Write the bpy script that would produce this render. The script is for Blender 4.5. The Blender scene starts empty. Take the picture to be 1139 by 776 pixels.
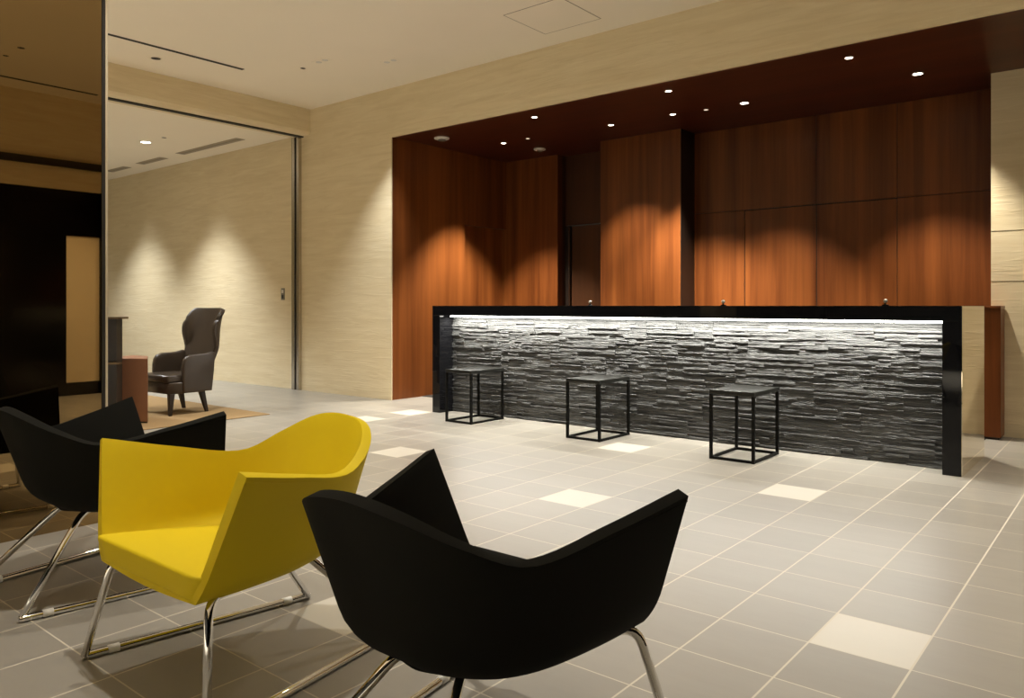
import bpy, bmesh, math, random
from mathutils import Vector, Matrix
random.seed(11)
scene = bpy.context.scene
COL = scene.collection

# ------------------------------------------------------------------ helpers
def obj(name, bm, mat, parent=None, smooth=False, loc=None):
    me = bpy.data.meshes.new(name)
    bmesh.ops.recalc_face_normals(bm, faces=bm.faces[:])
    if smooth:
        for f in bm.faces: f.smooth = True
    bm.to_mesh(me); bm.free()
    o = bpy.data.objects.new(name, me)
    for m in (mat if isinstance(mat, (list, tuple)) else [mat]): me.materials.append(m)
    COL.objects.link(o)
    if parent is not None: o.parent = parent
    if loc is not None: o.location = loc
    return o

def tag(o, label, cat, group=None, kind=None):
    o['label'] = label; o['category'] = cat
    if group: o['group'] = group
    if kind: o['kind'] = kind
    return o

def thing(name, label, cat, loc=(0, 0, 0), rz=0.0, group=None):
    o = bpy.data.objects.new(name, None); COL.objects.link(o)
    o.empty_display_size = 0.1
    o.location = loc; o.rotation_euler = (0, 0, rz)
    return tag(o, label, cat, group)

def struct(name, bm, mat, label=None, cat=None):
    o = obj(name, bm, mat)
    o['kind'] = 'structure'
    o['label'] = label or ('plain ' + name.replace('_', ' ') + ' of the lobby')
    o['category'] = cat or name.split('_')[0]
    return o

def box(bm, x0, x1, y0, y1, z0, z1, bev=0.0, mi=0):
    vs = [bm.verts.new((x, y, z)) for x in (x0, x1) for y in (y0, y1) for z in (z0, z1)]
    idx = [(0, 1, 3, 2), (4, 6, 7, 5), (0, 4, 5, 1), (2, 3, 7, 6), (0, 2, 6, 4), (1, 5, 7, 3)]
    fs = [bm.faces.new([vs[i] for i in q]) for q in idx]
    for f in fs: f.material_index = mi
    if bev > 0:
        es = list({e for f in fs for e in f.edges})
        bmesh.ops.bevel(bm, geom=es, offset=bev, segments=2, affect='EDGES', profile=0.5)
    return fs

def bxm(*a, **k):
    bm = bmesh.new(); box(bm, *a, **k); return bm

def prism(bm, pts, d0, d1, axis='z', bev=0.0, seg=2):
    """extrude a closed 2D outline; axis is the extrusion direction"""
    def P(p, d):
        if axis == 'z': return (p[0], p[1], d)
        if axis == 'x': return (d, p[0], p[1])
        return (p[0], d, p[1])
    a = [bm.verts.new(P(p, d0)) for p in pts]; b = [bm.verts.new(P(p, d1)) for p in pts]
    n = len(pts)
    fs = [bm.faces.new(a), bm.faces.new(b[::-1])]
    for i in range(n): fs.append(bm.faces.new((a[i], a[(i + 1) % n], b[(i + 1) % n], b[i])))
    if bev > 0:
        es = list(set(fs[0].edges) | set(fs[1].edges))
        bmesh.ops.recalc_face_normals(bm, faces=fs)
        bmesh.ops.bevel(bm, geom=es, offset=bev, segments=seg, affect='EDGES', profile=0.5)

def fillet(pts, r, n=5):
    out = [Vector(pts[0])]
    for i in range(1, len(pts) - 1):
        p = Vector(pts[i]); a = Vector(pts[i - 1]) - p; b = Vector(pts[i + 1]) - p
        q = min(r, a.length * .45, b.length * .45)
        A = p + a.normalized() * q; B = p + b.normalized() * q
        for k in range(n + 1):
            t = k / n
            out.append(A * (1 - t) ** 2 + p * 2 * t * (1 - t) + B * t * t)
    out.append(Vector(pts[-1]))
    return out

def tube(bm, pts, r, seg=12, closed=False, cap=True):
    pts = [Vector(p) for p in pts]; n = len(pts)
    rings = []; prev = None
    for i, p in enumerate(pts):
        a = pts[i - 1] if (i > 0 or closed) else p
        b = pts[(i + 1) % n] if (i < n - 1 or closed) else p
        t = (b - a).normalized()
        if prev is None:
            u = t.orthogonal().normalized()
        else:
            u = (prev - t * prev.dot(t)).normalized()
        prev = u; v = t.cross(u)
        rr = r[i] if isinstance(r, (list, tuple)) else r
        rings.append([bm.verts.new(p + u * rr * math.cos(2 * math.pi * k / seg) + v * rr * math.sin(2 * math.pi * k / seg)) for k in range(seg)])
    m = n if closed else n - 1
    for i in range(m):
        A = rings[i]; B = rings[(i + 1) % n]
        for k in range(seg): bm.faces.new((A[k], A[(k + 1) % seg], B[(k + 1) % seg], B[k]))
    if cap and not closed:
        bm.faces.new(rings[0]); bm.faces.new(rings[-1][::-1])

def lathe(bm, prof, seg=24, c=(0, 0, 0)):
    rings = []
    for r, z in prof:
        if r < 1e-6: rings.append([bm.verts.new((c[0], c[1], c[2] + z))])
        else: rings.append([bm.verts.new((c[0] + r * math.cos(2 * math.pi * k / seg), c[1] + r * math.sin(2 * math.pi * k / seg), c[2] + z)) for k in range(seg)])
    for A, B in zip(rings, rings[1:]):
        for k in range(seg):
            a0, a1 = A[k % len(A)], A[(k + 1) % len(A)]; b0, b1 = B[k % len(B)], B[(k + 1) % len(B)]
            q = []
            for v in (a0, a1, b1, b0):
                if v not in q: q.append(v)
            if len(q) > 2: bm.faces.new(q)

def interp(tab, a):
    """smooth (Catmull-Rom) lookup in [(key, tuple), ...]"""
    n = len(tab)
    for i in range(n - 1):
        if a <= tab[i + 1][0] or i == n - 2:
            k0, k1 = tab[i][0], tab[i + 1][0]; t = (a - k0) / (k1 - k0)
            p1, p2 = tab[i][1], tab[i + 1][1]
            if i > 0: p0, kk0 = tab[i - 1][1], tab[i - 1][0]
            else: p0, kk0 = None, None
            if i < n - 2: p3, kk3 = tab[i + 2][1], tab[i + 2][0]
            else: p3, kk3 = None, None
            out = []
            for c in range(len(p1)):
                m1 = (p2[c] - p0[c]) / (k1 - kk0) if p0 else ((0 if c else (p2[c] - p1[c]) / (k1 - k0)) if a < k1 and k0 == 0 else (p2[c] - p1[c]) / (k1 - k0))
                m2 = (p3[c] - p1[c]) / (kk3 - k0) if p3 else (p2[c] - p1[c]) / (k1 - k0)
                h = k1 - k0; t2 = t * t; t3 = t2 * t
                out.append((2 * t3 - 3 * t2 + 1) * p1[c] + (t3 - 2 * t2 + t) * h * m1 + (-2 * t3 + 3 * t2) * p2[c] + (t3 - t2) * h * m2)
            return out

# ------------------------------------------------------------------ materials
def new_mat(name):
    m = bpy.data.materials.new(name); m.use_nodes = True
    nt = m.node_tree; b = nt.nodes['Principled BSDF']
    return m, nt, b

def N(nt, typ, **kw):
    n = nt.nodes.new(typ)
    for k, v in kw.items():
        if k.startswith('i_'):
            key = k[2:]; key = int(key) if key.isdigit() else key.replace('_', ' ')
            n.inputs[key].default_value = v
        else: setattr(n, k, v)
    return n

def plain(name, col, rough=.5, metal=0.0, ior=1.5, noise=0.0, nscale=20, bump=0.0, bscale=200, coat=0.0, sheen=0.0, spec=.5):
    m, nt, b = new_mat(name)
    b.inputs['Base Color'].default_value = (*col, 1); b.inputs['Roughness'].default_value = rough
    b.inputs['Metallic'].default_value = metal; b.inputs['IOR'].default_value = ior
    b.inputs['Coat Weight'].default_value = coat; b.inputs['Sheen Weight'].default_value = sheen
    b.inputs['Specular IOR Level'].default_value = spec
    tc = N(nt, 'ShaderNodeTexCoord')
    if noise > 0:
        t = N(nt, 'ShaderNodeTexNoise', i_Scale=nscale, i_Detail=3.0)
        nt.links.new(tc.outputs['Object'], t.inputs['Vector'])
        mx = N(nt, 'ShaderNodeMix', data_type='RGBA')
        mx.inputs[6].default_value = (*[c * (1 - noise) for c in col], 1); mx.inputs[7].default_value = (*[min(1, c * (1 + noise)) for c in col], 1)
        nt.links.new(t.outputs['Fac'], mx.inputs[0]); nt.links.new(mx.outputs[2], b.inputs['Base Color'])
    if bump > 0:
        t = N(nt, 'ShaderNodeTexNoise', i_Scale=bscale, i_Detail=2.0)
        nt.links.new(tc.outputs['Object'], t.inputs['Vector'])
        bp = N(nt, 'ShaderNodeBump', i_Strength=bump, i_Distance=.002)
        nt.links.new(t.outputs['Fac'], bp.inputs['Height']); nt.links.new(bp.outputs[0], b.inputs['Normal'])
    return m

def emis(name, col, s):
    m, nt, b = new_mat(name)
    b.inputs['Base Color'].default_value = (*col, 1)
    b.inputs['Emission Color'].default_value = (*col, 1); b.inputs['Emission Strength'].default_value = s
    return m

def mat_beige():
    m, nt, b = new_mat('beige_wallcovering')
    b.inputs['Roughness'].default_value = .75; b.inputs['Specular IOR Level'].default_value = .25
    g = N(nt, 'ShaderNodeNewGeometry')
    mp = N(nt, 'ShaderNodeMapping'); mp.inputs['Scale'].default_value = (1.1, 1.1, 11)
    nt.links.new(g.outputs['Position'], mp.inputs['Vector'])
    n1 = N(nt, 'ShaderNodeTexNoise', i_Scale=1.6, i_Detail=6.0, i_Roughness=.6, i_Distortion=.8)
    nt.links.new(mp.outputs[0], n1.inputs['Vector'])
    cr = N(nt, 'ShaderNodeValToRGB')
    cr.color_ramp.elements[0].position = .3; cr.color_ramp.elements[0].color = (.73, .605, .385, 1)
    cr.color_ramp.elements[1].position = .72; cr.color_ramp.elements[1].color = (.83, .715, .49, 1)
    nt.links.new(n1.outputs['Fac'], cr.inputs[0]); nt.links.new(cr.outputs[0], b.inputs['Base Color'])
    mp2 = N(nt, 'ShaderNodeMapping'); mp2.inputs['Scale'].default_value = (1.5, 1.5, 22)
    nt.links.new(g.outputs['Position'], mp2.inputs['Vector'])
    n2 = N(nt, 'ShaderNodeTexNoise', i_Scale=1.2, i_Detail=5.0, i_Distortion=1.5)
    nt.links.new(mp2.outputs[0], n2.inputs['Vector'])
    cr2 = N(nt, 'ShaderNodeValToRGB')
    cr2.color_ramp.elements[0].position = .52; cr2.color_ramp.elements[1].position = .68
    nt.links.new(n2.outputs['Fac'], cr2.inputs[0])
    bp = N(nt, 'ShaderNodeBump', i_Strength=.20, i_Distance=.006)
    nt.links.new(cr2.outputs[0], bp.inputs['Height']); nt.links.new(bp.outputs[0], b.inputs['Normal'])
    return m

def mat_wood(name, dark, light, vertical=True, rough=.38):
    m, nt, b = new_mat(name)
    b.inputs['Roughness'].default_value = rough; b.inputs['Specular IOR Level'].default_value = .35
    g = N(nt, 'ShaderNodeNewGeometry')
    mp = N(nt, 'ShaderNodeMapping')
    mp.inputs['Scale'].default_value = (16, 16, .55) if vertical else (.6, 14, 14)
    nt.links.new(g.outputs['Position'], mp.inputs['Vector'])
    n1 = N(nt, 'ShaderNodeTexNoise', i_Scale=1.0, i_Detail=5.0, i_Roughness=.62, i_Distortion=.35)
    nt.links.new(mp.outputs[0], n1.inputs['Vector'])
    mp2 = N(nt, 'ShaderNodeMapping')
    mp2.inputs['Scale'].default_value = (5, 5, .12) if vertical else (.15, 4, 4)
    nt.links.new(g.outputs['Position'], mp2.inputs['Vector'])
    n2 = N(nt, 'ShaderNodeTexNoise', i_Scale=1.0, i_Detail=1.5)
    nt.links.new(mp2.outputs[0], n2.inputs['Vector'])
    ad = N(nt, 'ShaderNodeMath', operation='MULTIPLY_ADD'); ad.inputs[1].default_value = .45; 
    nt.links.new(n1.outputs['Fac'], ad.inputs[0])
    m2 = N(nt, 'ShaderNodeMath', operation='MULTIPLY'); m2.inputs[1].default_value = .55
    nt.links.new(n2.outputs['Fac'], m2.inputs[0]); nt.links.new(m2.outputs[0], ad.inputs[2])
    cr = N(nt, 'ShaderNodeValToRGB')
    cr.color_ramp.elements[0].position = .34; cr.color_ramp.elements[0].color = (*dark, 1)
    cr.color_ramp.elements[1].position = .66; cr.color_ramp.elements[1].color = (*light, 1)
    nt.links.new(ad.outputs[0], cr.inputs[0]); nt.links.new(cr.outputs[0], b.inputs['Base Color'])
    return m

TX, TY, OX, OY = .2905, .2955, -.815, 2.75       # floor tile pitch and origin
def mat_tile(name, lo, hi):
    m, nt, b = new_mat(name)
    g = N(nt, 'ShaderNodeNewGeometry')
    s = N(nt, 'ShaderNodeVectorMath', operation='SUBTRACT'); s.inputs[1].default_value = (OX, OY, 0)
    d = N(nt, 'ShaderNodeVectorMath', operation='DIVIDE'); d.inputs[1].default_value = (TX, TY, 1)
    nt.links.new(g.outputs['Position'], s.inputs[0]); nt.links.new(s.outputs[0], d.inputs[0])
    fl = N(nt, 'ShaderNodeVectorMath', operation='FLOOR'); nt.links.new(d.outputs[0], fl.inputs[0])
    wn = N(nt, 'ShaderNodeTexWhiteNoise', noise_dimensions='2D'); nt.links.new(fl.outputs[0], wn.inputs['Vector'])
    # streaks inside the tile, direction alternates a little from tile to tile
    ofs = N(nt, 'ShaderNodeVectorMath', operation='MULTIPLY_ADD'); ofs.inputs[1].default_value = (1.6, 9, 1)
    nt.links.new(g.outputs['Position'], ofs.inputs[0])
    sc = N(nt, 'ShaderNodeVectorMath', operation='SCALE'); sc.inputs['Scale'].default_value = 7.3
    nt.links.new(wn.outputs['Color'], sc.inputs[0]); nt.links.new(sc.outputs[0], ofs.inputs[2])
    nz = N(nt, 'ShaderNodeTexNoise', i_Scale=1.3, i_Detail=5.0, i_Roughness=.6); nt.links.new(ofs.outputs[0], nz.inputs['Vector'])
    ad = N(nt, 'ShaderNodeMath', operation='MULTIPLY_ADD'); ad.inputs[1].default_value = .5
    nt.links.new(nz.outputs['Fac'], ad.inputs[0])
    ml = N(nt, 'ShaderNodeMath', operation='MULTIPLY'); ml.inputs[1].default_value = .5
    nt.links.new(wn.outputs['Value'], ml.inputs[0]); nt.links.new(ml.outputs[0], ad.inputs[2])
    mx = N(nt, 'ShaderNodeMix', data_type='RGBA'); mx.inputs[6].default_value = (*lo, 1); mx.inputs[7].default_value = (*hi, 1)
    nt.links.new(ad.outputs[0], mx.inputs[0])
    # grout
    fr = N(nt, 'ShaderNodeVectorMath', operation='FRACTION'); nt.links.new(d.outputs[0], fr.inputs[0])
    sp = N(nt, 'ShaderNodeSeparateXYZ'); nt.links.new(fr.outputs[0], sp.inputs[0])
    def edge(o, w):
        a = N(nt, 'ShaderNodeMath', operation='SUBTRACT'); a.inputs[1].default_value = .5; nt.links.new(o, a.inputs[0])
        c = N(nt, 'ShaderNodeMath', operation='ABSOLUTE'); nt.links.new(a.outputs[0], c.inputs[0])
        e = N(nt, 'ShaderNodeMath', operation='GREATER_THAN'); e.inputs[1].default_value = .5 - w; nt.links.new(c.outputs[0], e.inputs[0])
        return e.outputs[0]
    mxm = N(nt, 'ShaderNodeMath', operation='MAXIMUM')
    nt.links.new(edge(sp.outputs[0], .0105), mxm.inputs[0]); nt.links.new(edge(sp.outputs[1], .0080), mxm.inputs[1])
    mg = N(nt, 'ShaderNodeMix', data_type='RGBA'); mg.inputs[7].default_value = (.60, .55, .45, 1)
    nt.links.new(mxm.outputs[0], mg.inputs[0]); nt.links.new(mx.outputs[2], mg.inputs[6])
    nt.links.new(mg.outputs[2], b.inputs['Base Color'])
    rr = N(nt, 'ShaderNodeMath', operation='MULTIPLY_ADD'); rr.inputs[1].default_value = .45; rr.inputs[2].default_value = .36
    nt.links.new(mxm.outputs[0], rr.inputs[0]); nt.links.new(rr.outputs[0], b.inputs['Roughness'])
    b.inputs['Specular IOR Level'].default_value = .45
    hb = N(nt, 'ShaderNodeMath', operation='MULTIPLY_ADD'); hb.inputs[1].default_value = -1.0
    nt.links.new(mxm.outputs[0], hb.inputs[0]); nt.links.new(nz.outputs['Fac'], hb.inputs[2])
    bp = N(nt, 'ShaderNodeBump', i_Strength=.22, i_Distance=.0025)
    nt.links.new(hb.outputs[0], bp.inputs['Height']); nt.links.new(bp.outputs[0], b.inputs['Normal'])
    return m

def mat_stone():
    m, nt, b = new_mat('black_slate')
    b.inputs['Roughness'].default_value = .62; b.inputs['Specular IOR Level'].default_value = .4
    g = N(nt, 'ShaderNodeNewGeometry')
    mp = N(nt, 'ShaderNodeMapping'); mp.inputs['Scale'].default_value = (6, 6, 40)
    nt.links.new(g.outputs['Position'], mp.inputs['Vector'])
    n1 = N(nt, 'ShaderNodeTexNoise', i_Scale=1.0, i_Detail=6.0, i_Roughness=.65); nt.links.new(mp.outputs[0], n1.inputs['Vector'])
    cr = N(nt, 'ShaderNodeValToRGB')
    cr.color_ramp.elements[0].position = .3; cr.color_ramp.elements[0].color = (.045, .046, .046, 1)
    cr.color_ramp.elements[1].position = .75; cr.color_ramp.elements[1].color = (.115, .115, .112, 1)
    nt.links.new(n1.outputs['Fac'], cr.inputs[0]); nt.links.new(cr.outputs[0], b.inputs['Base Color'])
    n2 = N(nt, 'ShaderNodeTexNoise', i_Scale=2.2, i_Detail=8.0, i_Roughness=.7); nt.links.new(mp.outputs[0], n2.inputs['Vector'])
    bp = N(nt, 'ShaderNodeBump', i_Strength=.8, i_Distance=.012)
    nt.links.new(n2.outputs['Fac'], bp.inputs['Height']); nt.links.new(bp.outputs[0], b.inputs['Normal'])
    return m

BEIGE = mat_beige()
CEIL = plain('ceiling_paint', (.93, .845, .70), .85, noise=.03, nscale=1.2, spec=.2)
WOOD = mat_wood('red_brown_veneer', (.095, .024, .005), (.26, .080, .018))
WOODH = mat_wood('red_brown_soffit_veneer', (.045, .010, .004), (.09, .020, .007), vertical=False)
WOODD = mat_wood('dark_door_veneer', (.055, .022, .010), (.10, .038, .015))
TILE = mat_tile('grey_tile', (.265, .245, .21), (.36, .335, .29))
TILEL = mat_tile('pale_tile', (.56, .53, .455), (.62, .585, .505))
STONE = mat_stone()
GLOSS = plain('black_gloss', (.006, .006, .007), .03, ior=1.35)
GLASSEND = plain('bronze_mirror_glass', (.82, .73, .56), .02, metal=1.0)
BLACK = plain('matt_black', (.012, .012, .012), .5, noise=.1)
BLKMETAL = plain('black_powder_coat', (.004, .004, .0035), .5, spec=.15)
STOOLTOP = plain('black_stool_top', (.012, .012, .010), .38, spec=.3, noise=.25, nscale=14)
CHROME = plain('chrome', (.78, .77, .75), .06, metal=1.0)
STEEL = plain('brushed_steel', (.55, .52, .47), .25, metal=1.0)
SATIN = plain('satin_silver', (.85, .83, .78), .32, metal=.6)
BRONZE = plain('bronze_mirror', (.36, .255, .125), .012, metal=1.0)
PALESTRIP = plain('reflection_pale_steel', (.72, .63, .46), .45, metal=.25)  # pale base colour stands in for the bright reflection on the metal strip
BRONZETRIM = plain('bronze_trim', (.16, .11, .06), .3, metal=.8)
FABK = plain('black_upholstery', (.0085, .0082, .0062), .9, bump=.2, bscale=900, sheen=.0, spec=.12)
FABY = plain('yellow_upholstery', (.70, .525, .010), .65, bump=.12, bscale=900, spec=.2)
LEATHER = plain('brown_leather', (.050, .036, .025), .36, bump=.18, bscale=160, noise=.12, nscale=9)
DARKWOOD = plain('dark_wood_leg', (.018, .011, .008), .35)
SALMON = plain('salmon_leather', (.33, .155, .085), .5, bump=.1, bscale=300, noise=.05)
RUGM = plain('tan_carpet', (.34, .23, .115), .95, bump=.6, bscale=700, noise=.12, nscale=160, spec=.1)
WHITEP = plain('white_plastic', (.75, .71, .64), .45)
GREYP = plain('grey_plastic', (.20, .18, .14), .5)
DARKSLOT = plain('dark_slot', (.02, .015, .01), .7)
GREYSLOT = plain('grey_air_slot', (.38, .31, .22), .6)
CLEARPL = plain('pale_nylon', (.78, .76, .70), .35)
DARKWALL = plain('dark_glazing', (.004, .0035, .003), .12, spec=.2)
LAMP = emis('lamp_glow', (1.0, .90, .74), 14)
LAMPDIM = emis('lamp_dim', (1.0, .85, .68), 1.2)
LEDM = emis('led_glow', (1.0, .97, .88), 16)
PANELM = plain('cream_panel', (.80, .66, .44), .5)

# ------------------------------------------------------------------ the room
XR, YB = 1.88, -3.2           # right wall, wall behind the viewer
HC, HS, HW = 3.47, 3.18, 2.93 # main ceiling, side-room ceiling, wood soffit

bm = bmesh.new()              # floor: one cell per tile, a few pale, unseen rear rows paled for bounce
pale = {(-6, 2), (-3, 5), (-12, 3), (-8, 7), (0, -1), (-17, 6), (-17, 8), (-5, -4)}
vd = {}
def fv(i, j):
    if (i, j) not in vd: vd[(i, j)] = bm.verts.new((OX + i * TX, OY + j * TY, 0))
    return vd[(i, j)]
for i in range(-50, 10):
    for j in range(-21, 19):
        f = bm.faces.new((fv(i, j), fv(i + 1, j), fv(i + 1, j + 1), fv(i, j + 1)))
        f.material_index = 1 if (i, j) in pale or j < -9 else 0  # all-pale rows behind the camera added to bounce light upward
struct('floor', bm, [TILE, TILEL], 'grey-beige square tile floor with scattered pale tiles', 'floor')

struct('ceiling', bxm(-8.14, XR + .1, YB, 5.81, HC, HC + .06), CEIL, 'pale beige painted ceiling over the lounge area', 'ceiling')
struct('ceiling_side', bxm(-15.3, -8.14, YB, 5.81, HS, HS + .06), CEIL, 'lower pale ceiling of the side room', 'ceiling')
bm = bmesh.new(); prism(bm, [(-7.97, HC), (-8.30, HC), (-8.30, HS - .02), (-8.0, HS - .02), (-7.97, HS + .012)], YB, 5.80, axis='y')
struct('wall_bulkhead', bm, BEIGE, 'beige bulkhead dropping from the ceiling over the side room opening', 'bulkhead')
struct('wall_front', bxm(-15.2, -6.49, 5.80, 5.815, 0, HC), BEIGE, 'beige textured wall left of the wood alcove', 'wall')
struct('wall_beam', bxm(-6.49, XR, 5.80, 5.83, HW - .004, HC), BEIGE, 'beige textured fascia above the wood alcove', 'wall')
struct('wall_far', bxm(-15.3, -15.2, YB, 5.81, 0, HS), BEIGE, 'end wall of the side room', 'wall')
struct('wall_rear', bxm(-15.3, XR, YB - .1, YB, 0, HC), BLACK, 'dark wall facing the reception counter', 'wall')
struct('wall_alcove', bxm(-.97, XR, 7.30, 7.40, 0, HW), BEIGE, 'beige textured wall at the end of the counter', 'wall')
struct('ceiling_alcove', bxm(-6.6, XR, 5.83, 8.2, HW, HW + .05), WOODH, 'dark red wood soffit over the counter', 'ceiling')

# wood-lined alcove
bm = bmesh.new()
box(bm, -6.60, -6.49, 5.815, 7.0, 0, HW); box(bm, -6.60, -6.49, 7.0, 7.8, 2.05, HW)
struct('wall_left', bm, WOOD, 'red-brown wood wall on the left side of the alcove', 'wall')
struct('door_1', bxm(-6.60, -6.565, 7.0, 7.8, 0, 2.05), WOOD, 'wood door set back in the left side of the alcove', 'door')
bm = bmesh.new()
box(bm, -6.60, -5.66, 7.80, 7.90, 0, HW)
struct('wall_back', bm, WOOD, 'red-brown wood wall in the back left corner of the alcove', 'wall')
bm = bmesh.new(); box(bm, -5.66, -4.82, 7.97, 8.05, 2.06, HW); box(bm, -5.70, -5.66, 7.90, 8.05, 0, HW)
struct('wall_niche', bm, WOODD, 'dark wood panel above the recessed door', 'wall')
bm = bmesh.new(); box(bm, -5.66, -5.585, 7.95, 8.04, 0, 2.05)
struct('trim_1', bm, DARKWOOD, 'dark door frame in the recess left of the wood pillar', 'door frame')
bm = bmesh.new(); box(bm, -5.592, -5.582, 7.94, 7.95, 0, 2.05)
struct('trim_2', bm, STEEL, 'thin metal edge strip of the recessed door frame', 'trim')
struct('door_2', bxm(-5.575, -4.82, 7.985, 8.03, 0, 2.045), WOODD, 'dark recessed door left of the wood pillar', 'door')
struct('wall_pillar', bxm(-4.823, -3.82, 7.48, 8.06, 0, HW), WOOD, 'wide red-brown wood pillar jutting from the back wall', 'pillar')
struct('trim_6', bxm(-3.82, -3.814, 7.482, 7.80, 0, HW), DARKWOOD, 'dark strip on the right side of the wood pillar', 'trim')  # thin dark strip laid over the pillar's right side
bm = bmesh.new()
for z in (1.245, 1.65): box(bm, -.969, XR, 7.2985, 7.30, z, z + .004)
struct('trim_7', bm, BRONZETRIM, 'thin horizontal joints in the beige wall at the end of the counter', 'trim')
bm = bmesh.new()
g = .003
box(bm, -3.82, -.97, 7.815, 7.90, 0, HW, mi=1)
for x0, x1, z0, z1 in ((-3.82, -3.249, 0, 2.05), (-1.781, -.97, 0, 2.05), (-3.82, -2.514, 2.05, HW), (-2.514, -1.781, 2.05, HW), (-1.781, -.97, 2.05, HW)):
    box(bm, x0 + g, x1 - g, 7.80, 7.815, z0 + g if z0 else 0, z1 - g)
struct('wall_back_right', bm, [WOOD, DARKSLOT], 'red-brown wood panelled back wall right of the pillar', 'wall')
struct('door_3', bxm(-3.249 + .005, -2.514 - .005, 7.806, 7.815, 0, 2.042), WOOD, 'left leaf of the flush wood double door behind the counter', 'door')
struct('door_4', bxm(-2.514 + .005, -1.781 - .005, 7.806, 7.815, 0, 2.042), WOOD, 'right leaf of the flush wood double door behind the counter', 'door')
struct('wall_return', bxm(-.97, -.90, 7.40, 7.85, 0, HW), WOOD, 'wood return closing the right end of the alcove', 'wall')

# right-hand side of the room, seen only in the bronze mirror
bm = bmesh.new(); box(bm, XR, XR + .1, YB, 7.4, 2.40, HC)
box(bm, XR, XR + .1, 4.12, 7.4, 0, 2.40)
struct('wall_right', bm, BEIGE, 'beige wall opposite the bronze mirror, seen in its reflection', 'wall')
struct('trim_3', bxm(XR - .05, XR, YB, 4.07, 2.655, 2.735), DARKSLOT, 'dark horizontal rail above the dark glazing, seen in the mirror', 'trim')
bm = bmesh.new(); box(bm, XR + .02, XR + .06, YB, 3.68, 0, 2.40); box(bm, XR + .02, XR + .06, 3.68, 4.05, 1.87, 2.40); box(bm, XR + .02, XR + .06, 3.68, 4.05, 0, .15)
box(bm, XR - .02, XR + .06, 4.05, 4.12, 0, 2.40)
struct('window_1', bm, DARKWALL, 'black glazing on the wall opposite the mirror, seen in its reflection', 'window')
struct('door_5', bxm(XR + .03, XR + .05, 3.68, 4.05, .15, 1.87), PANELM, 'narrow cream panel in the black glazing, seen in the mirror', 'panel')

struct('floor_alcove', bxm(-6.49, -.975, 6.27, 7.8, 0, .006), plain('added_dark_sheet', (.03, .024, .018), .9, bump=.3), 'added dark sheet that cuts light bounce behind the counter', 'floor')  # unseen sheet, added to keep bounced light off the wood walls

# sliding-partition track and jamb
struct('trim_4', bxm(-8.17, -8.11, 1.2, 5.80, HS - .035, HS - .02), DARKSLOT, 'dark track under the bulkhead', 'track')
bm = bmesh.new()
box(bm, -8.305, -8.29, 5.76, 5.80, 0, HS - .02, mi=1); box(bm, -8.29, -8.235, 5.75, 5.80, 0, HS - .02, bev=.004)
box(bm, -8.235, -8.195, 5.77, 5.80, 0, HS - .02, mi=1); box(bm, -8.195, -8.15, 5.75, 5.80, 0, HS - .02, bev=.004)
struct('trim_5', bm, [STEEL, DARKSLOT], 'steel jamb of the side room opening', 'jamb')

# ------------------------------------------------------------------ bronze mirror
MX = -3.92
struct('column', bxm(MX - .5, MX - .02, -1.8, 1.63, 0, HC), BEIGE, 'square column clad with bronze mirror', 'column')
mr = thing('mirror_panel', 'full-height bronze tinted mirror cladding beside the black lounge chair', 'mirror', (MX, 0, 0))
obj('glass', bxm(-.02, 0, -1.8, 1.64, .0, HC), BRONZE, mr)
bm = bmesh.new(); box(bm, -.022, .004, 1.64, 1.655, 0, HC)
obj('edge_channel', bm, DARKSLOT, mr)
bm = bmesh.new(); box(bm, -.022, .004, 1.656, 1.668, 0, HC, bev=.002)
o = obj('edge_strip', bm, PALESTRIP, mr); o['label'] = 'steel edge strip with its bright reflection put in the colour'

# ------------------------------------------------------------------ reception counter
ct = thing('reception_counter', 'long black gloss reception counter with lit dark split-stone front', 'reception counter', (0, 0, 0))
XA, XB, YF, YK, ZT = -5.452, -.874, 5.41, 6.25, 1.05
obj('counter_top', bxm(XA, XB, YF, YK, .955, ZT, bev=.002), GLOSS, ct)
obj('end_panel', bxm(XA, XA + .10, YF, YK, 0, .955, bev=.002), GLOSS, ct)
obj('end_panel', bxm(XB - .105, XB, YF, YK, 0, .955, bev=.002), GLOSS, ct)
o = obj('end_glass', bxm(XB, XB + .004, YF + .003, YK - .003, 0, ZT - .003), GLASSEND, ct); o['label'] = 'mirror-like dark glass end face'
obj('body', bxm(XA + .10, XB - .105, 5.64, 6.2, 0, .955), BLACK, ct)
o = obj('light_strip', bxm(XA + .16, XB - .12, 5.50, 5.525, .940, .9545), LEDM, ct); o['label'] = 'glowing white light strip under the top'
# split-face stone: courses of thin ragged slabs
bm = bmesh.new()
rs = random.Random(5)
sx0, sx1 = XA + .101, XB - .106
def ledge(x0, x1, z0, z1, y):
    n = max(2, int((x1 - x0) / .03)); rows = []
    zs = (z0, z0 + (z1 - z0) * .22, z0 + (z1 - z0) * .75, z1)
    tilt = rs.uniform(-.004, .004)
    for k in range(n + 1):
        x = x0 + (x1 - x0) * k / n; yy = y + tilt * (k / n - .5) + rs.uniform(-.0022, .0022)
        w = rs.uniform(-.0012, .0012)
        rows.append([bm.verts.new((x, 5.65, zs[0] + w * .4)), bm.verts.new((x, yy + rs.uniform(.001, .004), zs[0] + w)), bm.verts.new((x, yy + rs.uniform(-.001, .001), zs[1] + w)),
                     bm.verts.new((x, yy + rs.uniform(-.001, .0015), zs[2] + w)), bm.verts.new((x, yy + rs.uniform(.001, .004), zs[3] + w)), bm.verts.new((x, 5.65, zs[3] + w * .4))])
    for A, B in zip(rows, rows[1:]):
        for k in range(5): bm.faces.new((A[k], B[k], B[k + 1], A[k + 1]))
    bm.faces.new(rows[0]); bm.faces.new(rows[-1][::-1])
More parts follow.
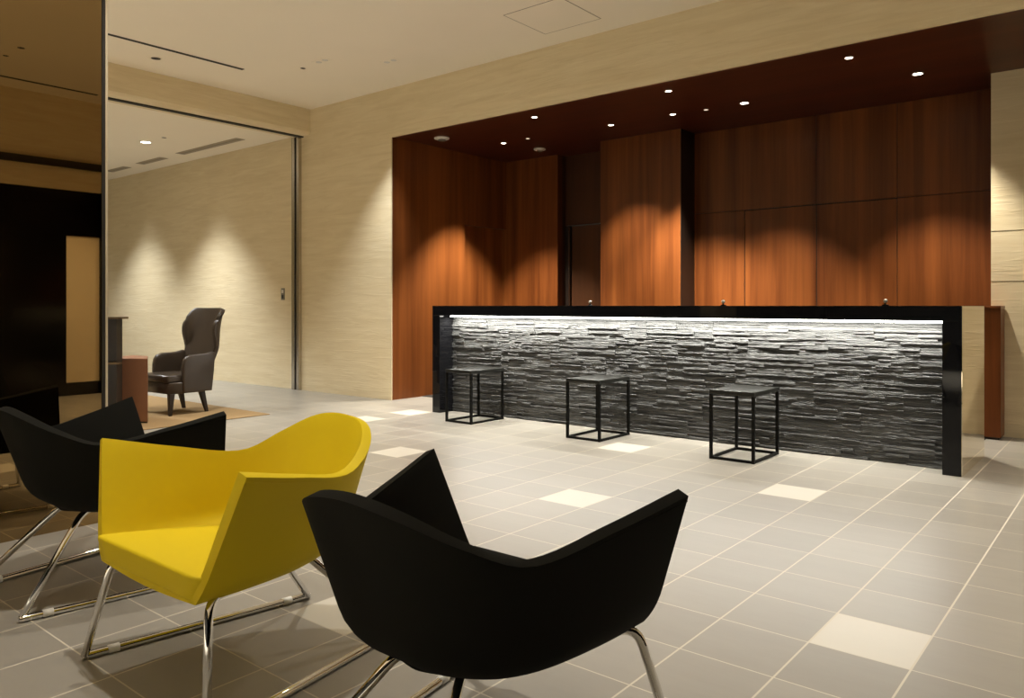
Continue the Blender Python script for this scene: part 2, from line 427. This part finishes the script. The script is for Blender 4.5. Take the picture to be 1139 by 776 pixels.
PH = .159                                     # panels of interlocking courses
zc = 0.0
while zc < .952 - 1e-6:
    zt = min(zc + PH, .954)
    off = rs.uniform(0, .55); px = sx0 - off
    while px < sx1:
        pe = px + .58
        z = zc
        while z < zt - 1e-6:
            hgt = min(rs.choice((.009, .012, .015, .018, .024)), zt - z)
            if zt - z - hgt < .006: hgt = zt - z
            x = px
            while x < pe - 1e-6:
                xe = min(x + rs.choice((.08, .14, .2, .28, .4)) * rs.uniform(.8, 1.2), pe)
                if pe - xe < .05: xe = pe
                a, b_ = max(x, sx0), min(xe, sx1)
                if b_ - a > .004: ledge(a, b_, z + .0004, z + hgt - .0004, 5.603 - rs.choice((0, .003, .006, .009, .013, .018)) * rs.uniform(.7, 1.1))
                x = xe
            z += hgt
        px = pe
    zc = zt
o = obj('stone_cladding', bm, STONE, ct); o['label'] = 'dark grey split-face stone cladding'

# small chrome bells on the counter
def bell(x, label):
    t = thing('call_bell', label, 'bell', (x, 5.62, ZT), 0, 'chrome bells along the counter top')
    bm = bmesh.new(); lathe(bm, [(0, 0), (.022, 0), (.022, .006), (.017, .009), (.006, .011), (.0045, .02), (0, .021)], 20)
    obj('base', bm, BLKMETAL, t, True)
    bm = bmesh.new(); lathe(bm, [(0, .018)] + [(.0145 * math.sin(a * math.pi / 10), .0325 - .0145 * math.cos(a * math.pi / 10)) for a in range(1, 10)] + [(0, .047)], 20)
    obj('dome', bm, SATIN, t, True)
for x, l in ((-3.73, 'small chrome bell on the counter in front of the dark recessed door'),
             (-2.51, 'middle chrome bell on the counter, in front of the double door'),
             (-1.356, 'chrome bell on the counter nearest its right end')):
    bell(x, l)

# low wood cabinet past the end of the counter
lc = thing('wood_cabinet', 'low red-brown wood cabinet behind the right end of the counter', 'cabinet', (-1.3, 7.18, 0))
obj('body', bxm(-.42, .425, -.10, .11, .02, 1.03), WOOD, lc)
obj('top', bxm(-.425, .428, -.12, .115, 1.03, 1.05, bev=.002), WOOD, lc)
obj('plinth', bxm(-.41, .41, -.07, .10, 0, .02), DARKWOOD, lc)

# ------------------------------------------------------------------ cube stools
def stool(cx, cy, label):
    t = thing('cube_stool', label, 'stool', (cx, cy, 0), 0, 'black cube stools at the counter')
    a, b_, hh, w = .16, .225, .475, .010
    obj('seat_top', bxm(-a, a, -b_, b_, hh - .028, hh, bev=.003), STOOLTOP, t)
    for sx in (-1, 1):
        for sy in (-1, 1):
            x, y = sx * (a - w), sy * (b_ - w)
            obj('leg', bxm(x - w, x + w, y - w, y + w, 0, hh - .028, bev=.0015), BLKMETAL, t)
    for sx in (-1, 1):
        x = sx * (a - w)
        obj('floor_rail', bxm(x - w * .9, x + w * .9, -b_ + 2 * w, b_ - 2 * w, .001, .019, bev=.0015), BLKMETAL, t)
    for sy in (-1, 1):
        y = sy * (b_ - w)
        obj('floor_rail', bxm(-a + 2 * w, a - 2 * w, y - w * .9, y + w * .9, .001, .019, bev=.0015), BLKMETAL, t)
    return t
stool(-4.765, 5.275, 'black steel cube stool at the end of the counter farther from us')
stool(-3.41, 5.255, 'middle one of three black steel cube stools along the counter')
stool(-2.165, 5.20, 'black steel cube stool standing closest, toward the right half of the counter')

# ------------------------------------------------------------------ lounge chairs
RIM = [(0, (0, -.625, .682)), (.2, (.130, -.610, .664)), (.4, (.232, -.530, .610)), (.56, (.290, -.405, .560)), (.78, (.350, -.20, .592)), (1, (.408, 0, .635))]
BOT = [(0, (0, -.43, .303)), (.2, (.088, -.422, .301)), (.4, (.172, -.365, .299)), (.56, (.220, -.27, .299)), (.78, (.252, -.10, .302)), (1, (.266, .055, .307))]
def shell_bm():
    bm = bmesh.new(); NS, NT, NU = 56, 12, 4
    grid = []
    for i in range(NS + 1):
        s = -1 + 2 * i / NS; a = abs(s); sg = -1 if s < 0 else 1
        R = Vector(interp(RIM, a)); B = Vector(interp(BOT, a))
        R.x *= sg; B.x *= sg
        Q0 = Vector(interp(BOT, max(0, a - .02))); Q1 = Vector(interp(BOT, min(1, a + .02))); T = Q1 - Q0
        if a < .03: T = Vector((1, 0, 0))
        out = Vector((T.y * sg, -T.x, 0)).normalized()
        bl = .080 - .045 * max(0, (a - .35) / .65); Cc = B + out * bl + Vector((0, 0, .030 + .008 * a))
        row = []
        for k in range(NT + 1):
            t = k / NT
            # straight flank, then a tight turn into the underside
            if t < .6: p = R.lerp(Cc, t / .6 * .80)
            else:
                q = (t - .6) / .4; S0 = R.lerp(Cc, .80)
                p = S0 * (1 - q) ** 2 + Cc * 2 * q * (1 - q) + B * q * q
            row.append(p)
        for k in range(1, NU + 1):
            u = k / NU
            row.append(Vector((B.x * (1 - u), B.y, B.z - .012 * math.sin(u * math.pi / 2))))
        grid.append([bm.verts.new(p) for p in row])
    for A, C in zip(grid, grid[1:]):
        for k in range(len(A) - 1): bm.faces.new((A[k], A[k + 1], C[k + 1], C[k]))
    bmesh.ops.remove_doubles(bm, verts=bm.verts[:], dist=.0008)
    bmesh.ops.dissolve_degenerate(bm, dist=.0003, edges=bm.edges[:])
    return bm
def seat_bm():
    bm = bmesh.new(); NX, NY = 14, 16
    hw = [(0, (.305,)), (.3, (.292,)), (.6, (.262,)), (.85, (.205,)), (1, (.15,))]
    tops, bots = [], []
    for j in range(NY + 1):
        v = j / NY; y = .064 - v * .476; w = interp(hw, v)[0] if v > 0 else .300
        w = max(.1, w)
        if j == 0: w = .275
        zt = .380 - .05 * v
        rt, rb = [], []
        for i in range(NX + 1):
            u = -1 + 2 * i / NX
            rt.append(bm.verts.new((u * w, y, zt + .003 * (1 - u * u) * math.sin(math.pi * min(1, v + .1)))))
            rb.append(bm.verts.new((u * (w - .032), y - .006, .310)))
        tops.append(rt); bots.append(rb)
    for R_ in (tops, bots):
        for A, B in zip(R_, R_[1:]):
            for i in range(NX): bm.faces.new((A[i], A[i + 1], B[i + 1], B[i]))
    for j in range(NY):
        for e in (0, NX): bm.faces.new((tops[j][e], tops[j + 1][e], bots[j + 1][e], bots[j][e]))
    for R1, R2 in ((tops[0], bots[0]), (tops[-1], bots[-1])):
        for i in range(NX): bm.faces.new((R1[i], R1[i + 1], R2[i + 1], R2[i]))
    return bm
def modify_bevel(o, w, seg=3, ang=40):
    m = o.modifiers.new('Bevel', 'BEVEL'); m.width = w; m.segments = seg; m.limit_method = 'ANGLE'; m.angle_limit = math.radians(ang)
    m.harden_normals = False
def lounge_chair(label, fab):
    t = thing('lounge_chair', label, 'lounge chair', (0, 0, 0), 0, 'lounge chairs in the row by the mirror')
    o = obj('shell', shell_bm(), fab, t, True)
    m = o.modifiers.new('Solidify', 'SOLIDIFY'); m.thickness = .030; m.offset = -1; m.use_even_offset = False
    modify_bevel(o, .0135, 4, 50)
    o = obj('seat', seat_bm(), fab, t, True); modify_bevel(o, .010, 3, 50)
    pts = []
    for i in range(57):
        s = -1 + 2 * i / 56; a = abs(s); sg = -1 if s < 0 else 1
        R = Vector(interp(RIM, a)); B = Vector(interp(BOT, a)); R.x *= sg; B.x *= sg
        out = Vector((R.x, R.y + .2, 0)).normalized()
        pts.append(R + (B - R).normalized() * .013 + out * .0002)
    bm = bmesh.new(); tube(bm, pts, .0022, 6); obj('piping', bm, fab, t, True)
    r = .0115
    for sx in (-1, 1):
        F = Vector((sx * .345, .07, r)); K = Vector((sx * .235, -.64, r))
        bm = bmesh.new(); tube(bm, fillet([(sx * .17, -.14, .300), (sx * .268, .02, .306), F], .045, 6), r); obj('leg', bm, CHROME, t, True)
        bm = bmesh.new(); tube(bm, fillet([(sx * .05, -.30, .292), (sx * .09, -.39, .292), K], .05, 6), r); obj('leg', bm, CHROME, t, True)
        bm = bmesh.new(); tube(bm, [F + (F - K).normalized() * .006, F, F.lerp(K, .5), K, K + (K - F).normalized() * .006], r); obj('floor_rail', bm, CHROME, t, True)
        for q in (.11, .89):
            p0 = F.lerp(K, q - .022); p1 = F.lerp(K, q + .022)
            bm = bmesh.new(); tube(bm, [p0, p1], r + .0016, 12); o = obj('glide', bm, CLEARPL, t, True)
            o.location = (0, 0, .0005); o['label'] = 'pale plastic glide'
    return t
def dup(root, label):
    r = root.copy(); COL.objects.link(r); r['label'] = label
    for ch in list(root.children):
        c = ch.copy(); COL.objects.link(c); c.parent = r
    return r
chair_c = lounge_chair('black lounge chair seen from behind, in front of the yellow one', FABK)
chair_a = dup(chair_c, 'black lounge chair between the bronze mirror and the yellow chair')
chair_b = lounge_chair('bright yellow lounge chair on a chrome sled frame', FABY)
chair_c.location = (-1.18, 1.55, 0)
chair_a.location = (-3.12, 1.59, 0)
chair_b.location = (-2.09, 1.04, 0); chair_b.rotation_euler = (0, 0, math.pi)

# ------------------------------------------------------------------ wing chair
def wing_chair():
    t = thing('wing_chair', 'brown leather high wing-back armchair on the tan rug in the side room', 'armchair', (-7.38, 3.80, 0), math.radians(3))
    # local: front is -y; seat width .56
    bm = bmesh.new(); prism(bm, [(-.27, -.235), (.27, -.235), (.265, .14), (.20, .20), (-.20, .20), (-.265, .14)], .205, .315, bev=.012)
    obj('seat_base', bm, LEATHER, t, True)
    bm = bmesh.new(); prism(bm, [(-.255, -.25), (.255, -.25), (.262, -.235), (.232, .12), (-.232, .12), (-.262, -.235)], .312, .385, bev=.022, seg=4)
    obj('cushion', bm, LEATHER, t, True)
    for sx in (-1, 1):
        prof = [(-.10, .21), (-.105, .33), (-.103, .46), (-.093, .515), (-.068, .552), (-.02, .57), (.06, .572), (.14, .576), (.21, .592), (.235, .58), (.222, .40), (.20, .21)]
        bm = bmesh.new(); x0, x1 = sorted((sx * .235, sx * .290)); prism(bm, prof, x0, x1, axis='x', bev=.016, seg=3)
        obj('armrest', bm, LEATHER, t, True)
    bm = bmesh.new(); NS, NT = 40, 26; grid = []
    depth = [(0, (.08,)), (.25, (.07,)), (.40, (.05,)), (.50, (.045,)), (.60, (.07,)), (.74, (.115,)), (.86, (.135,)), (.94, (.13,)), (1, (.10,))]
    for i in range(NS + 1):
        s = -1 + 2 * i / NS; th = s * math.pi / 2
        row = []
        for k in range(NT + 1):
            v = k / NT
            zt = 1.015 - .085 * max(0, (abs(s) - .5) / .5) ** 2 - .006 * s * s
            z = .30 + (zt - .30) * v
            d = interp(depth, v)[0]
            yb = .20 + .185 * v
            w = .262 + .012 * v
            x = w * math.copysign(abs(math.sin(th)) ** .75, th)
            y = yb - d * (1 - abs(math.cos(th)) ** .75)
            row.append(bm.verts.new((x, y, z)))
        grid.append(row)
    for A, B in zip(grid, grid[1:]):
        for k in range(NT): bm.faces.new((A[k], A[k + 1], B[k + 1], B[k]))
    o = obj('backrest', bm, LEATHER, t, True)
    m = o.modifiers.new('Solidify', 'SOLIDIFY'); m.thickness = .045; m.offset = 0
    modify_bevel(o, .016, 3, 50)
    for (x, y, dx, dy) in ((.245, -.205, .0, -.01), (-.245, -.205, 0, -.01), (.19, .14, .012, .05), (-.19, .14, -.012, .05)):
        bm = bmesh.new()
        vs0 = [bm.verts.new((x + dx + a * .014, y + dy + b_ * .014, 0)) for a, b_ in ((-1, -1), (1, -1), (1, 1), (-1, 1))]
        vs1 = [bm.verts.new((x + a * .026, y + b_ * .026, .21)) for a, b_ in ((-1, -1), (1, -1), (1, 1), (-1, 1))]
        bm.faces.new(vs0); bm.faces.new(vs1)
        for k in range(4): bm.faces.new((vs0[k], vs0[(k + 1) % 4], vs1[(k + 1) % 4], vs1[k]))
        o = obj('leg', bm, DARKWOOD, t); modify_bevel(o, .003, 2, 40)
    return t
wc = wing_chair(); wc.location.z = .008

bm = bmesh.new(); box(bm, -10.4, -6.54, 2.2, 4.29, .0005, .008, bev=.003)
tag(obj('rug', bm, RUGM), 'flat tan rug on the tiles under the wing armchair', 'rug')

# stand with two shelves and the salmon box, beside the mirror's edge
R_ = Vector((.7731, .6338)); F_ = Vector((-.6338, .7731))
def cw(X, Z): p = R_ * X + F_ * Z; return (p.x, p.y)
st = thing('shelf_stand', 'dark brown stand with two thin projecting shelves behind the mirror edge', 'stand', (*cw(-3.55, 6.6), .008))
yaw = math.atan2(.6338, .7731); st.rotation_euler = (0, 0, yaw)
obj('post', bxm(-.25, .174, 0, .098, 0, .93), DARKWOOD, st)
obj('shelf', bxm(-.27, .222, -.02, .11, .93, .947, bev=.002), BRONZETRIM, st)
obj('shelf', bxm(-.27, .222, -.05, -.001, .545, .562, bev=.002), BRONZETRIM, st)
bx = thing('box_seat', 'salmon leather covered low box standing in front of the wing armchair', 'box', (*cw(-3.42, 7.15), .008))
P0 = Vector(cw(-3.42, 7.15))
pts = [Vector(cw(*q)) - P0 for q in ((-3.62, 6.90), (-3.232, 6.86), (-3.40, 7.22), (-3.60, 7.32))]
bm = bmesh.new(); prism(bm, [tuple(p) for p in pts], .012, .575, bev=.006); obj('body', bm, SALMON, bx)
bm = bmesh.new(); prism(bm, [tuple(p * .94) for p in pts], 0, .013); obj('foot_plate', bm, DARKWOOD, bx)

# wall switch
sw = thing('light_switch', 'small grey two-gang switch plate on the beige side room wall', 'switch', (-8.545, 5.80, 1.2))
obj('plate', bxm(-.036, .036, -.008, 0, -.075, .075, bev=.003), GREYP, sw)
obj('rocker', bxm(-.018, .018, -.012, -.007, .012, .055, bev=.002), WHITEP, sw)
obj('rocker', bxm(-.018, .018, -.012, -.007, -.055, -.012, bev=.002), BLACK, sw)

# ------------------------------------------------------------------ ceiling fittings
def spot(x, y, z, w, half, blend=.35, col=(1, .86, .66), rad=.03, aim=None):
    L = bpy.data.lights.new('downlight_or_fill', 'SPOT'); L.energy = w; L.spot_size = 2 * math.radians(half); L.spot_blend = blend
    L.color = col; L.shadow_soft_size = rad
    o = bpy.data.objects.new('downlight_or_fill', L); COL.objects.link(o); o.location = (x, y, z)
    if aim is not None:
        o.rotation_euler = (Vector(aim) - Vector((x, y, z))).to_track_quat('-Z', 'Y').to_euler()
    return o
def downlight(x, y, z, label, trim, glow, r=.042, group='downlights in the wood soffit'):
    t = thing('downlight', label, 'downlight', (x, y, z), 0, group)
    bm = bmesh.new(); lathe(bm, [(r, 0), (r, -.004), (r * .82, -.005), (r * .78, 0)], 24); obj('trim_ring', bm, trim, t, True)
    bm = bmesh.new(); lathe(bm, [(0, -.0015), (r * .79, -.0015), (r * .79, 0), (0, 0)], 24); obj('lens', bm, glow, t, False)
    return t
SOF = [(-5.74, 6.85, 1, 'downlight in the back row of the wood soffit, nearest the left wood wall'),
       (-4.30, 6.87, 1, 'downlight in the back row of the wood soffit, second from the left wood wall'),
       (-3.59, 6.87, 1, 'bright downlight in the back row, left of a dim small one'),
       (-2.88, 6.91, 1, 'bright downlight in the back row, right of a dim small one'),
       (-1.43, 6.93, 1, 'large bright downlight in the soffit near the right beige wall'),
       (-4.71, 6.10, 1, 'downlight in the front row by the fascia, leftmost of three'),
       (-3.23, 6.10, 1, 'downlight in the front row by the fascia, middle of three'),
       (-1.74, 6.15, 1, 'downlight in the front row by the fascia, rightmost of three')]
for i, (x, y, on, l) in enumerate(SOF):
    downlight(x, y, HW, l, WHITEP, LAMP, .046 if i in (3, 4) else .034)
for x, y, l in ((-5.37, 6.83, 'dim tiny fitting in the wood soffit beside the leftmost back-row downlight'),
                (-3.26, 6.91, 'dim tiny fitting in the wood soffit between two bright downlights')):
    downlight(x, y, HW, l, WHITEP, LAMPDIM, .026, 'dim fittings in the wood soffit')

def detector(x, y, z, r, label):
    t = thing('smoke_detector', label, 'smoke detector', (x, y, z), 0, 'round detectors on the wood soffit')
    bm = bmesh.new(); lathe(bm, [(r, 0), (r, -.010), (r * .9, -.016), (r * .55, -.02), (0, -.02)], 28); obj('base', bm, WHITEP, t, True)
    bm = bmesh.new(); lathe(bm, [(r * .5, -.019), (r * .5, -.03), (r * .3, -.036), (0, -.036)], 24); obj('sensor', bm, GREYP, t, True)
def soffit_at(px, py):
    d = (px - 569.5) / 860; e = (340 - py) / 860; t = (HW - 1.05) / e
    return ((.7731 * d - .6338) * t, (.6338 * d + .7731) * t)
detector(-6.10, 6.20, HW, .085, 'white round detector on the wood soffit near its left corner')
detector(-5.62, 7.38, HW, .07, 'small pale detector deep in the back corner of the wood soffit')

def air_slot(x, y, z, lx, ly, label, mat, group):
    t = thing('air_slot', label, 'air slot', (x, y, z), 0, group)
    obj('frame', bxm(-lx / 2, lx / 2, -ly / 2, ly / 2, -.003, 0), mat, t)
    if lx > ly: b1 = bxm(-lx / 2 + .02, lx / 2 - .02, -ly * .08, ly * .08, -.005, -.003)
    else: b1 = bxm(-lx * .08, lx * .08, -ly / 2 + .02, ly / 2 - .02, -.005, -.003)
    obj('blade', b1, DARKSLOT if mat is DARKSLOT else GREYP, t)
air_slot(-7.15, 2.2, HC, .045, 4.36, 'long thin dark slot in the lounge ceiling beside the bulkhead', DARKSLOT, 'long ceiling slots')
air_slot(1.475, 1.2, HC, .045, 5.3, 'long thin dark ceiling slot seen only in the bronze mirror', DARKSLOT, 'long ceiling slots')
for x, y, l, s in ((-9.70, 5.43, 'longest grey air slot in the side room ceiling', 1.55), (-11.3, 5.43, 'middle grey air slot in the side room ceiling', .75), (-12.4, 5.43, 'grey air slot in the side room ceiling by the mirror edge', .65)):
    air_slot(x, y, HS, s, .13, l, GREYSLOT, 'grey air slots in the side room')
downlight(-10.07, 4.76, HS, 'bright downlight in the side room ceiling', WHITEP, LAMP, .075, 'side room downlights')
def ceiling_spot(x, y, z, r, label):
    t = thing('ceiling_fitting', label, 'recessed fitting', (x, y, z), 0, 'dark recessed fittings in pale ceilings')
    bm = bmesh.new(); lathe(bm, [(r * 1.25, 0), (r * 1.25, -.003), (r, -.003), (r, 0)], 24); obj('trim_ring', bm, CEIL, t, True)
    bm = bmesh.new(); lathe(bm, [(0, -.002), (r, -.002), (r, 0), (0, 0)], 24); obj('aperture', bm, DARKSLOT, t)
ceiling_spot(-7.49, 3.64, HC, .045, 'dark round fitting between the ceiling slot and the bulkhead')
ceiling_spot(-6.64, 4.74, HC, .025, 'tiny dark ceiling fitting beside the twin fitting')
ceiling_spot(-9.62, 4.78, HS + .001, .03, 'tiny dark fitting in the side room ceiling')
ceiling_spot(.32, 2.69, HC, .032, 'larger dark ceiling fitting reflected in the bronze mirror, nearer the edge strip')
ceiling_spot(.69, 2.68, HC, .026, 'smaller dark ceiling fitting reflected in the bronze mirror, farther from the edge strip')
def twin(x, y, label, r=.03):
    t = thing('twin_fitting', label, 'twin fitting', (x, y, HC), 0, 'twin fittings in the lounge ceiling')
    obj('plate', bxm(-.10, .10, -.05, .05, -.003, 0, bev=.001), CEIL, t)
    for sx in (-1, 1):
        bm = bmesh.new(); lathe(bm, [(0, -.007), (r * .7, -.007), (r, -.004), (r, -.003), (0, -.003)], 20, (sx * .05, 0, 0)); obj('eye', bm, WHITEP, t, True)
twin(-6.30, 4.72, 'white twin fitting in the lounge ceiling left of the alcove')
twin(-5.78, 5.15, 'faint twin fitting in the ceiling close to the beige wall above the alcove')
hc = thing('ceiling_hatch', 'square flush access hatch in the pale ceiling', 'hatch', (-3.845, 5.225, HC))
obj('panel', bxm(-.288, .288, -.283, .283, -.002, 0), CEIL, hc)
bm = bmesh.new()
for a in ((-.297, -.288, -.29, .29), (.288, .297, -.29, .29), (-.288, .288, -.292, -.283), (-.288, .288, .283, .292)): box(bm, *a, -.0012, 0)
obj('joint', bm, GREYSLOT, hc)

# ------------------------------------------------------------------ light
WARM = (1, .92, .78); WHITE = (.95, .985, 1.0)
for i, (x, y, on, l) in enumerate(SOF):
    if i < 5: spot(x, y, HW - .02, (440, 190, 480, 330, 215)[i], 41, .55, WARM)
    else: spot(x, y, HW - .02, 45, 40, .5, WARM)
# wall washers of the side room and the lounge, plus added side-room fill
for x in (-10.05, -12.15, -14.2): spot(x, 5.22, HS - .02, 44, 39, 1.0, WHITE, rad=.10)
spot(-10.07, 4.76, HS - .02, 300, 46, .9, WHITE)
spot(-12.2, 4.76, HS - .02, 260, 46, .9, WHITE)
spot(-9.2, 2.8, HS - .02, 220, 55, .6, WHITE)  # wide fill lamp added to brighten the side room
spot(-6.2, 5.22, HC - .02, 185, 39, .75, WHITE)
# lounge downlights around the chairs, plus unseen fill lamps added right and behind
NEUT = (1, .94, .84)
for x, y, w, h in ((-2.6, 3.8, 150, 42), (-4.5, 4.2, 195, 44), (-1.0, 3.6, 110, 42), (-2.3, 1.42, 150, 36), (-3.35, 1.75, 85, 36), (-6.2, 3.4, 180, 55), (.8, 3.4, 180, 45), (-.4, -2.0, 1150, 38), (.6, 5.0, 110, 50), (-2.8, -2, 1150, 38), (-5.6, -1.8, 1150, 38), (-7.4, -1.5, 900, 45)):
    spot(x, y, HC - .02, w, h, .7, NEUT, rad=.04)
# counter light strip also washes the stone
L = bpy.data.lights.new('counter_led', 'AREA'); L.shape = 'RECTANGLE'; L.size = 4.3; L.size_y = .02; L.energy = 46; L.color = (1, .97, .88)
o = bpy.data.objects.new('counter_led', L); COL.objects.link(o); o.location = (-3.16, 5.5125, .936)

w = bpy.data.worlds.new('world'); scene.world = w; w.use_nodes = True
w.node_tree.nodes['Background'].inputs[0].default_value = (1, .85, .65, 1); w.node_tree.nodes['Background'].inputs[1].default_value = .02

# ------------------------------------------------------------------ camera
cam = bpy.data.cameras.new('camera'); co = bpy.data.objects.new('camera', cam); COL.objects.link(co)
co.location = (0, 0, 1.05); co.rotation_euler = (math.pi / 2, 0, math.atan2(.6338, .7731))
cam.sensor_fit = 'HORIZONTAL'; cam.sensor_width = 36; cam.lens = 860 / 1139 * 36
cam.shift_y = -(388 - 340) / 1139; cam.clip_start = .02
scene.camera = co
vs = scene.view_settings
vs.view_transform = 'Standard'; vs.look = 'None'; vs.exposure = 0.42; vs.gamma = 1.0; vs.use_curve_mapping = False
try: scene.cycles.use_denoising = True; scene.cycles.max_bounces = 8; scene.cycles.sample_clamp_indirect = 6
except Exception: pass
